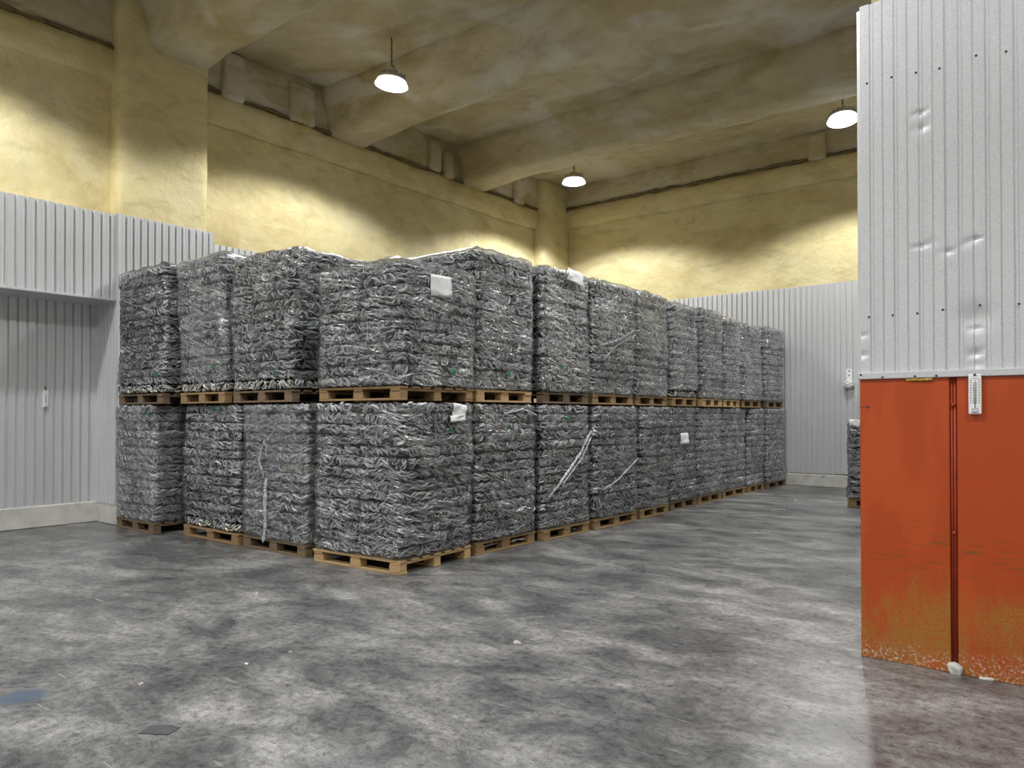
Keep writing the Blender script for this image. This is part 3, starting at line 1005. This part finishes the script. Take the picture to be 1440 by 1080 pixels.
def bale(cx, cy, z0, lx, ly, rot, layers, lh, label, seed, film_from=0, hazy=False, top_lump=1.0, lean=(0, 0), bare_brown=False, group='film wrapped bales of frozen fish'):
    rnd = random.Random(seed)
    t = empty('fish_bale', (cx, cy, z0), R(rot))
    tag(t, label, 'fish bale', group)
    offs = []
    ox = oy = 0.0
    for k in range(layers):
        ox = 0.7 * ox + rnd.uniform(-0.012, 0.012)
        oy = 0.7 * oy + rnd.uniform(-0.012, 0.012)
        f = k / max(1, layers - 1)
        offs.append((ox + lean[0] * f, oy + lean[1] * f))
    for k in range(layers):
        sx = rnd.uniform(0.46, 0.54); sy = rnd.uniform(0.46, 0.54)
        for ix in (0, 1):
            for iy in (0, 1):
                wx = lx * (sx if ix == 0 else 1 - sx)
                wy = ly * (sy if iy == 0 else 1 - sy)
                px = (-lx / 2 + wx / 2) if ix == 0 else (lx / 2 - wx / 2)
                py = (-ly / 2 + wy / 2) if iy == 0 else (ly / 2 - wy / 2)
                bare = bare_brown and (k < film_from)
                me = rnd.choice(BLOCKS_B if (bare or rnd.random() < 0.04) else BLOCKS)
                o = bpy.data.objects.new('fish_block', me)
                COL.objects.link(o)
                o.parent = t
                o.location = (px + offs[k][0] + rnd.uniform(-0.011, 0.011), py + offs[k][1] + rnd.uniform(-0.011, 0.011), k * lh + 0.006 * (k == 0))
                tl_ = 1.3 if 0 < k < layers - 1 else 0.2
                o.rotation_euler = (R(rnd.uniform(-tl_, tl_)), R(rnd.uniform(-tl_, tl_)), R(rnd.uniform(-1.8, 1.8)) + (math.pi if rnd.random() < 0.5 else 0))
                o.scale = (wx / BLX, wy / BLY, lh / BLH)
    me = film_mesh(lx + 0.012, ly + 0.012, film_from * lh + (0.03 if film_from else 0.004), layers * lh + 0.005, lh, seed % 97 + 1, offs, top_lump)
    fo = link('film_wrap', me, t, M_FILMH if hazy else M_FILM)
    fo['label'] = 'clear glossy stretch film'
    return t

def on_face(t, name, me, m, face, u, z, half, rz=0.0, out=0.03, label=None):
    """put a flat part on the -y ('f') or +x ('r') face of a bale; u = place along the face"""
    if face == 'f':
        o = link(name, me, t, m, (u, -half - out, z), (0, rz, 0))
    else:
        o = link(name, me, t, m, (half + out, u, z), (0, rz, R(90)))
    if label:
        o['label'] = label
    return o

tag_me = [crumple('green_tag', 0.05, 0.045, 3 + i, 0.012, 5, 5) for i in range(3)]
def green(t, face, u, z, half, k=0):
    on_face(t, 'green_tag', tag_me[k % 3], M_GREEN, face, u, z, half, R(random.Random(k).uniform(-25, 25)), 0.028 + (0.042 if t is bales['P0'] else 0), 'small green plastic tag')

STACK_H = PAL_H + 14 * 0.1035          # top of a lower bale
Z2 = STACK_H + 0.012                   # the upper pallets rest here
Z3 = Z2 + PAL_H

bales = {}
# (key, x0, x1, y0, y1, rot, wood, runners, bale label, pallet label)
LOW = [
 ('P0', -6.16, -4.98, 4.60, 5.66, 3.5, 'new', 'x', 'lower fish bale at the near corner with a folded white paper stuck near its top', 'pale new pallet on the floor at the near corner of the block'),
 ('A1', -7.44, -6.30, 4.60, 5.60, 0, 'old', 'x', 'lower fish bale with a long twisted film tail hanging down its front', 'dark worn floor pallet under the bale with the twisted film tail'),
 ('A2', -8.70, -7.50, 4.58, 5.58, 0, 'tan', 'x', 'lower fish bale with bare bottom layer, second from the left end', 'tan floor pallet second from the left end of the block'),
 ('A3', -10.03, -9.02, 4.38, 5.38, 0, 'old', 'x', 'lower fish bale at the left end beside the clad column', 'weathered grey-brown floor pallet at the left end beside the column'),
 ('P2', -6.22, -5.03, 5.78, 6.82, 0, 'tan', 'y', 'lower fish bale next behind the near corner bale on the aisle', 'tan floor pallet with loose film inside, second along the aisle'),
 ('P3', -6.18, -4.97, 6.91, 7.88, -1, 'tan', 'y', 'lower fish bale third along the aisle, crossed by a diagonal film fold', 'clean floor pallet third along the aisle'),
 ('P4', -6.18, -4.96, 7.99, 9.08, 0, 'tan', 'y', 'lower fish bale fourth along the aisle with a green tag high up', 'tan floor pallet fourth along the aisle'),
 ('P5', -6.20, -4.99, 9.20, 10.12, 1, 'tan', 'y', 'lower fish bale fifth along the aisle', 'floor pallet fifth along the aisle'),
 ('P6', -6.24, -5.04, 10.28, 11.20, 0, 'old', 'y', 'lower fish bale sixth along the aisle with a round white paper on its face', 'dark floor pallet sixth along the aisle, under the round white paper'),
 ('P7', -6.28, -5.06, 11.32, 12.27, 0, 'tan', 'y', 'lower fish bale seventh along the aisle, behind the one with white paper', 'floor pallet seventh along the aisle'),
 ('P8', -6.30, -5.08, 12.36, 13.44, 0, 'tan', 'y', 'lower fish bale eighth along the aisle, third from the back wall', 'floor pallet eighth along the aisle, third from the back wall'),
 ('P9', -6.28, -5.06, 13.54, 14.34, 0, 'tan', 'y', 'lower fish bale ninth along the aisle, next to last before the back wall', 'floor pallet ninth along the aisle, next to last before the wall'),
 ('P10', -6.24, -5.02, 14.43, 15.50, 0, 'old', 'y', 'lower fish bale at the far end of the aisle against the back wall', 'floor pallet at the far end of the aisle against the back wall'),
]
UP = [
 ('U0', -6.06, -4.92, 4.58, 5.62, 1.5, 'tan', 'x', 'upper near corner fish bale, shorter than the rest, with a square white paper', 'brown pallet between the two near corner bales', 11, 0.104),
 ('B1', -7.61, -6.50, 4.58, 5.58, 0, 'old', 'x', 'upper fish bale with shiny loose film on its right side, left of the corner bale', 'dark raised pallet in the shade left of the corner bale', 14, 0.1055),
 ('B2', -8.70, -7.72, 4.54, 5.54, 0.5, 'tan', 'x', 'upper fish bale second from the left end, bare along its bottom layer', 'tan raised pallet second from the left end', 15, 0.1045),
 ('B3', -10.03, -8.86, 4.40, 5.40, 0, 'old', 'x', 'upper fish bale at the left end below the white metal door head', 'dark brown raised pallet at the left end', 15, 0.1045),
 ('U2', -6.20, -5.02, 5.77, 6.74, 0, 'new', 'y', 'tall upper fish bale with peaked film top right behind the corner bale', 'bright new raised pallet second along the aisle', 14, 0.104),
 ('U3', -6.18, -4.98, 6.91, 7.88, -0.5, 'old', 'y', 'upper fish bale third along the aisle with white paper at its top', 'film covered dark raised pallet third along the aisle', 14, 0.1055),
 ('U4', -6.18, -4.98, 7.97, 9.02, 0, 'tan', 'y', 'upper fish bale fourth along the aisle with a slanting white film fold', 'raised pallet fourth along the aisle', 14, 0.104),
 ('U5', -6.18, -5.00, 9.12, 10.08, 0.5, 'tan', 'y', 'upper fish bale fifth along the aisle', 'raised pallet fifth along the aisle', 14, 0.1055),
 ('U6', -6.20, -5.02, 10.28, 11.17, 0, 'tan', 'y', 'upper fish bale sixth along the aisle, bare at its bottom layer', 'raised pallet sixth along the aisle', 14, 0.102),
 ('U7', -6.22, -5.00, 11.36, 12.15, 0, 'new', 'y', 'upper fish bale seventh along the aisle', 'pale raised pallet seventh along the aisle', 14, 0.104),
 ('U8', -6.22, -5.02, 12.28, 13.00, 0, 'new', 'y', 'upper fish bale eighth along the aisle, narrow, third from the back wall', 'pale raised pallet eighth along the aisle, third from the back wall', 14, 0.101),
 ('U9', -6.22, -5.02, 13.12, 14.08, 0, 'tan', 'y', 'upper fish bale ninth along the aisle, next to last before the back wall', 'raised pallet ninth along the aisle, next to last before the wall', 14, 0.0995),
 ('U10', -6.22, -5.02, 14.40, 15.38, 0, 'old', 'y', 'upper fish bale at the far end of the aisle against the back wall', 'raised pallet at the far end of the aisle against the back wall', 14, 0.1025),
]
dims = {}
for i, (k, x0, x1, y0, y1, rot, wood, run, lab, plab) in enumerate(LOW):
    cx, cy, lx, ly = (x0 + x1) / 2, (y0 + y1) / 2, x1 - x0, y1 - y0
    pallet(cx, cy, 0.0, lx, ly, rot, wood, plab, run, i)
    ins = 0.02
    bales[k] = bale(cx, cy, PAL_H, lx - ins, ly - ins, rot, 14, 0.1035, lab, 11 + i, film_from=1 if k == 'A2' else 0,
                    hazy=(k in ('P7', 'P8', 'P9', 'P10', 'A1', 'A3')), top_lump=0.10, bare_brown=True,
                    lean={'P0': (0.05, 0.0), 'A1': (0.02, 0), 'P5': (0.02, 0.02)}.get(k, (0, 0)))
    dims[k] = (cx, cy, PAL_H, (lx - ins) / 2, (ly - ins) / 2)
for i, (k, x0, x1, y0, y1, rot, wood, run, lab, plab, nl, lh) in enumerate(UP):
    cx, cy, lx, ly = (x0 + x1) / 2, (y0 + y1) / 2, x1 - x0, y1 - y0
    pallet(cx, cy, Z2, lx, ly, rot, wood, plab, run, 40 + i)
    ins = 0.0
    bales[k] = bale(cx, cy, Z3, lx - ins, ly - ins, rot, nl, lh, lab, 51 + i, film_from=1 if k in ('B1', 'B2', 'B3', 'U6') else 0,
                    hazy=(k in ('U5', 'U6', 'U7', 'U8', 'U9', 'U10', 'B2')), top_lump=1.0, bare_brown=True,
                    lean={'B3': (0.0, 0.02), 'B2': (-0.03, 0), 'U3': (-0.03, 0.02), 'U2': (0.02, -0.02), 'U6': (-0.03, 0)}.get(k, (0, 0)))
    dims[k] = (cx, cy, Z3, (lx - ins) / 2, (ly - ins) / 2)

def gt(k, face, wx, wz, n):
    cx, cy, z0, hx, hy = dims[k]
    if face == 'r':
        green(bales[k], 'r', wx - cy, wz - z0, hx, n)
    else:
        green(bales[k], 'f', wx - cx, wz - z0, hy, n)
for n, (k, fc, u, z) in enumerate([('U0', 'r', 5.28, 1.88), ('P0', 'r', 5.26, 1.31), ('P2', 'r', 6.31, 1.33), ('U2', 'r', 6.29, 1.91), ('U3', 'r', 7.26, 2.03), ('U4', 'r', 8.57, 1.97),
                                   ('P3', 'r', 7.39, 1.43), ('P4', 'r', 8.62, 1.30), ('B3', 'f', -8.98, 1.94), ('B2', 'f', -7.93, 2.0), ('B1', 'f', -6.77, 1.9), ('A3', 'f', -9.12, 1.46), ('A2', 'f', -7.9, 1.53)]):
    gt(k, fc, u, z, n)

def paper(k, face, wx, wz, wd, ht, seed, rz, label, out=0.03, curl=0.010):
    cx, cy, z0, hx, hy = dims[k]
    me = crumple('paper_sheet', wd, ht, seed, curl)
    return on_face(bales[k], 'paper_sheet', me, M_PAPER, face, (wx - cy) if face == 'r' else (wx - cx), wz - z0, hx if face == 'r' else hy, R(rz), out, label)
paper('U0', 'r', 5.08, 2.68, 0.29, 0.20, 2, -2, 'square white paper label', 0.05)
paper('P0', 'r', 5.38, 1.50, 0.21, 0.13, 5, 6, 'folded white paper label', 0.078, 0.02)
paper('P0', 'r', 5.33, 1.425, 0.23, 0.06, 6, -4, 'lower flap of the paper label', 0.092, 0.015)
paper('U3', 'r', 7.53, 3.13, 0.34, 0.16, 9, 8, 'crumpled white paper at the top edge', 0.035, 0.03)
paper('P6', 'r', 10.69, 1.09, 0.30, 0.17, 12, 0, 'rounded white paper', 0.035, 0.02)

def strand(k, pts, r, seed, label):
    cx, cy, z0, hx, hy = dims[k]
    loc = [(p[0] - cx, p[1] - cy, p[2] - z0) for p in pts]
    o = link('film_strand', film_rope(loc, r, seed), bales[k], M_FOLD)
    o['label'] = label
yf = 4.60 - 0.02
strand('A1', [(-6.98, yf, 1.19), (-7.08, yf - 0.01, 0.98), (-7.02, yf, 0.85)], 0.010, 1, 'thin twisted strand of film')
strand('A1', [(-6.95, yf - 0.005, 0.78), (-6.96, yf - 0.01, 0.5), (-6.93, yf - 0.02, 0.28), (-6.96, yf - 0.03, 0.10)], 0.019, 2, 'thick white tail of twisted film')
strand('A1', [(-6.80, yf, 1.30), (-6.96, yf - 0.005, 1.16), (-6.95, yf, 1.0)], 0.007, 3, 'thin twisted strand of film')
strand('P0', [(-4.96, 5.60, 1.50), (-4.97, 5.58, 1.30), (-4.96, 5.61, 1.10), (-4.98, 5.56, 1.0)], 0.010, 4, 'thin white strand of film at the rear edge')
strand('P3', [(-4.94, 7.85, 1.25), (-4.935, 7.6, 0.98), (-4.94, 7.15, 0.62), (-4.95, 6.98, 0.50)], 0.016, 5, 'diagonal white fold of film')
strand('P3', [(-4.94, 7.86, 1.18), (-4.935, 7.65, 0.93), (-4.94, 7.25, 0.64)], 0.011, 6, 'diagonal white fold of film')
strand('U4', [(-4.95, 9.0, 2.62), (-4.945, 8.6, 2.46), (-4.95, 8.1, 2.34)], 0.018, 7, 'slanting white fold of film')
strand('U4', [(-4.95, 9.0, 2.55), (-4.945, 8.5, 2.37), (-4.95, 8.15, 2.15)], 0.012, 8, 'slanting white fold of film')
strand('P4', [(-4.93, 9.05, 0.86), (-4.93, 8.5, 0.60), (-4.94, 8.15, 0.50)], 0.010, 9, 'slanting white fold of film')
strand('P2', [(-5.0, 6.80, 1.45), (-5.0, 6.55, 1.52), (-5.0, 6.2, 1.47)], 0.010, 10, 'white fold of film')
# loose film bunched inside the second floor pallet
o = link('film_scrap', film_rope([(0, -0.2, 0.03), (0, -0.02, 0.05), (-0.02, 0.18, 0.035)], 0.016, 11), None, M_FOLD, (-5.10, 6.12, 0.022))
tag(o, 'loose bunched clear film lying inside the second floor pallet along the aisle', 'plastic film')
o = link('film_scrap', film_rope([(0, -0.12, 0.03), (0.01, -0.02, 0.045), (0, 0.13, 0.03)], 0.014, 12), None, M_FOLD, (-5.09, 6.56, 0.022))
tag(o, 'shorter clump of clear film in the farther opening of the second floor pallet', 'plastic film')

# second row of the block, unseen, added to stop light coming through the pallets
for i, (x0, x1, nm) in enumerate([(-7.50, -6.34, 'behind the corner bale'), (-8.76, -7.58, 'behind the second bale from the left end'), (-10.0, -8.86, 'behind the left end bale')]):
    cx, lx = (x0 + x1) / 2, x1 - x0
    pallet(cx, 6.30, 0.0, lx, 1.0, 0, 'old', 'floor pallet of the hidden second row ' + nm, 'x', 100 + i)
    bale(cx, 6.30, PAL_H, lx - 0.02, 0.98, 0, 14, 0.1035, 'lower fish bale of the hidden second row ' + nm, 120 + i, top_lump=0.1)
    pallet(cx, 6.30, Z2, lx, 1.0, 0, 'old', 'raised pallet of the hidden second row ' + nm, 'x', 110 + i)
    bale(cx, 6.30, Z3, lx - 0.02, 0.98, 0, 11, 0.104, 'upper fish bale of the hidden second row ' + nm, 130 + i, top_lump=1.0)

# bale behind the pier
pallet(-2.50, 13.02, 0.0, 1.20, 1.0, 0, 'tan', 'pallet at the far side of the aisle, half hidden by the orange boards', 'x', 90)
b = bale(-2.50, 13.02, PAL_H, 1.18, 0.98, 0, 12, 0.1, 'dark fish bale across the aisle, mostly hidden behind the orange boards', 91, top_lump=1.0)
dims['Q'] = (-2.50, 13.02, PAL_H, 0.59, 0.49); bales['Q'] = b
paper('Q', 'f', -2.98, 1.33, 0.16, 0.10, 14, 5, 'white paper on top', 0.02, 0.02)

# ------------------------------------------------------------------ things on the walls
# thermometer on the orange boards
def thermometer(loc, rz, label, wd, ht, nmarks):
    t = empty('wall_thermometer', loc, rz)
    tag(t, label, 'thermometer')
    bm = bmesh.new()
    bm_box(bm, -wd / 2, wd / 2, -0.010, 0.0, 0, ht, 0.004)
    link('back_plate', bm_mesh('back_plate', bm), t, M_WHITE)
    link('scale_strip', box_mesh('scale_strip', -wd * 0.14, wd * 0.14, -0.0112, -0.009, ht * 0.26, ht * 0.80), t, M_GREYP)
    link('glass_tube', tube_mesh('glass_tube', [(0, -0.0125, ht * 0.16), (0, -0.0125, ht * 0.86)], wd * 0.035, 8), t, M_GREYP)
    link('bulb_guard', box_mesh('bulb_guard', -wd * 0.25, wd * 0.25, -0.016, -0.009, ht * 0.04, ht * 0.155, 0.002), t, M_GREYP)
    for k in range(5):
        x = -wd * 0.2 + wd * 0.1 * k
        link('guard_slit', box_mesh('guard_slit', x - wd * 0.02, x + wd * 0.02, -0.0168, -0.0155, ht * 0.055, ht * 0.135), t, M_WHITE)
    mk = box_mesh('scale_mark', -wd * 0.06, wd * 0.06, -0.0108, -0.0098, -ht * 0.009, ht * 0.009)
    for k in range(nmarks):
        z = ht * (0.29 + 0.56 * k / (nmarks - 1))
        for s_ in (-1, 1):
            link('scale_mark', mk, t, M_INK, (s_ * wd * 0.31, 0, z))
    link('title_line', box_mesh('title_line', -wd * 0.3, wd * 0.3, -0.0108, -0.0098, ht * 0.885, ht * 0.90), t, M_GREYP)
    link('pointer_mark', box_mesh('pointer_mark', -wd * 0.12, -wd * 0.02, -0.0132, -0.011, ht * 0.63, ht * 0.645), t, M_INK)
    link('pointer_mark', box_mesh('pointer_mark', wd * 0.02, wd * 0.12, -0.0132, -0.011, ht * 0.575, ht * 0.59), t, M_INK)
    link('hanging_nail', lathe_mesh('hanging_nail', [(0.005, 0), (0.005, 0.012), (0.007, 0.014), (0.004, 0.017)], 8), t, M_STEEL, (0, 0, ht * 0.985), (R(90), 0, 0))
    return t
thermometer((-0.522, PY0 - 0.046, 1.462), 0, 'white wall thermometer with printed scale hung on the orange boards', 0.062, 0.222, 10)
th2 = thermometer((XL + 0.074, 3.80, 1.555), R(90), 'small white thermometer hung on the corrugated wall in the door recess', 0.062, 0.225, 8)
link('cord_loop', tube_mesh('cord_loop', [(0.0, -0.006, 0.22), (-0.006, -0.006, 0.25), (-0.012, -0.004, 0.275)], 0.006, 6), th2, M_STEEL)

# round bulkhead lamp with a wire guard on the back wall
t = empty('bulkhead_lamp', (-3.81, YB - 0.058, 2.06))
tag(t, 'small round white bulkhead lamp with wire guard on the far corrugated wall', 'lamp')
link('mounting_plate', box_mesh('mounting_plate', -0.055, 0.055, -0.006, 0.0, 0.02, 0.30, 0.002), t, M_WHITE)
link('base', lathe_mesh('base', [(0.098, 0.004), (0.098, 0.05), (0.088, 0.06)], 28), t, M_GREYP, (0, 0, 0), (R(90), 0, 0))
link('globe', lathe_mesh('globe', [(0.082, 0.055), (0.078, 0.085), (0.055, 0.11), (0.02, 0.12)], 28), t, M_WHITE, (0, 0, 0), (R(90), 0, 0))
for r_, yy in ((0.094, -0.062), (0.06, -0.118)):
    link('guard_ring', tube_mesh('guard_ring', [(r_ * math.cos(2 * math.pi * k / 24), yy, r_ * math.sin(2 * math.pi * k / 24)) for k in range(25)], 0.006, 6), t, M_WHITE)
for k in range(4):
    a = math.pi * k / 4 + 0.4
    c, s_ = math.cos(a), math.sin(a)
    link('guard_wire', tube_mesh('guard_wire', [(0.094 * c, -0.062, 0.094 * s_), (0.08 * c, -0.10, 0.08 * s_), (0.05 * c, -0.122, 0.05 * s_), (-0.05 * c, -0.122, -0.05 * s_), (-0.08 * c, -0.10, -0.08 * s_), (-0.094 * c, -0.062, -0.094 * s_)], 0.005, 6), t, M_WHITE)
for zz in (0.17, 0.26):
    link('bolt_hole', lathe_mesh('bolt_hole', [(0.014, 0.005), (0.014, 0.009), (0.008, 0.011)], 10), t, M_STEEL, (0, 0, zz), (R(90), 0, 0))

# ------------------------------------------------------------------ bits on the floor
def scrap(name, x, y, sx, sy, h, seed, m, label, cat='debris', rz=0.0):
    bm = bmesh.new()
    bmesh.ops.create_icosphere(bm, subdivisions=2, radius=1)
    for v in bm.verts:
        f = 1 + 0.55 * noise.noise(v.co * 1.9 + Vector((seed, seed * 0.3, 0)))
        v.co = Vector((v.co.x * sx * f, v.co.y * sy * f, max(-0.15, v.co.z) * h * f + 0.15 * h))
    zmin = min(v.co.z for v in bm.verts)
    for v in bm.verts:
        v.co.z -= zmin
    o = link(name, bm_mesh(name, bm), None, m, (x, y, 0.0), (0, 0, rz))
    return tag(o, label, cat)
# flat tape: four-cornered, slightly ragged
bm = bmesh.new()
pts = [(-0.075, -0.045), (0.07, -0.05), (0.085, 0.03), (0.03, 0.052), (-0.06, 0.04)]
vv = [bm.verts.new((x, y, 0.0)) for x, y in pts]
f = bm.faces.new(vv)
ex = bmesh.ops.extrude_face_region(bm, geom=[f])
for v in [g for g in ex['geom'] if isinstance(g, bmesh.types.BMVert)]:
    v.co.z += 0.003
tag(link('tape_patch', bm_mesh('tape_patch', bm), None, M_DARKTAPE, (-3.41, 1.69, 0.0005), (0, 0, R(35))), 'dark rectangular tape patch stuck on the foreground floor', 'tape')
scrap('paper_scrap', -2.91, 3.74, 0.030, 0.018, 0.014, 1, M_SCRAP, 'crumpled pale scrap in the middle of the open floor')
scrap('wood_splinter', -3.81, 11.42, 0.10, 0.018, 0.018, 2, M_BROWN, 'long grey splinter lying in the far aisle', rz=R(20))
scrap('fish_scrap', -5.34, 3.43, 0.032, 0.022, 0.022, 3, M_SCRAP, 'grey scrap on the floor in front of the twisted film tail')
scrap('pebble', -3.88, 2.73, 0.016, 0.012, 0.012, 4, M_BROWN, 'tiny dark pebble on the left foreground floor, right of the white fleck')
scrap('paper_fleck', -3.91, 2.45, 0.012, 0.008, 0.006, 5, M_WHITE, 'tiny white fleck on the left foreground floor')
scrap('fish_scrap', -4.07, 1.91, 0.020, 0.012, 0.012, 6, M_SCRAP, 'small grey crumb between the blue paint stain and the white fleck')
scrap('paper_fleck', -4.02, 12.9, 0.022, 0.015, 0.01, 7, M_WHITE, 'white fleck on the far aisle floor beyond the grey splinter')
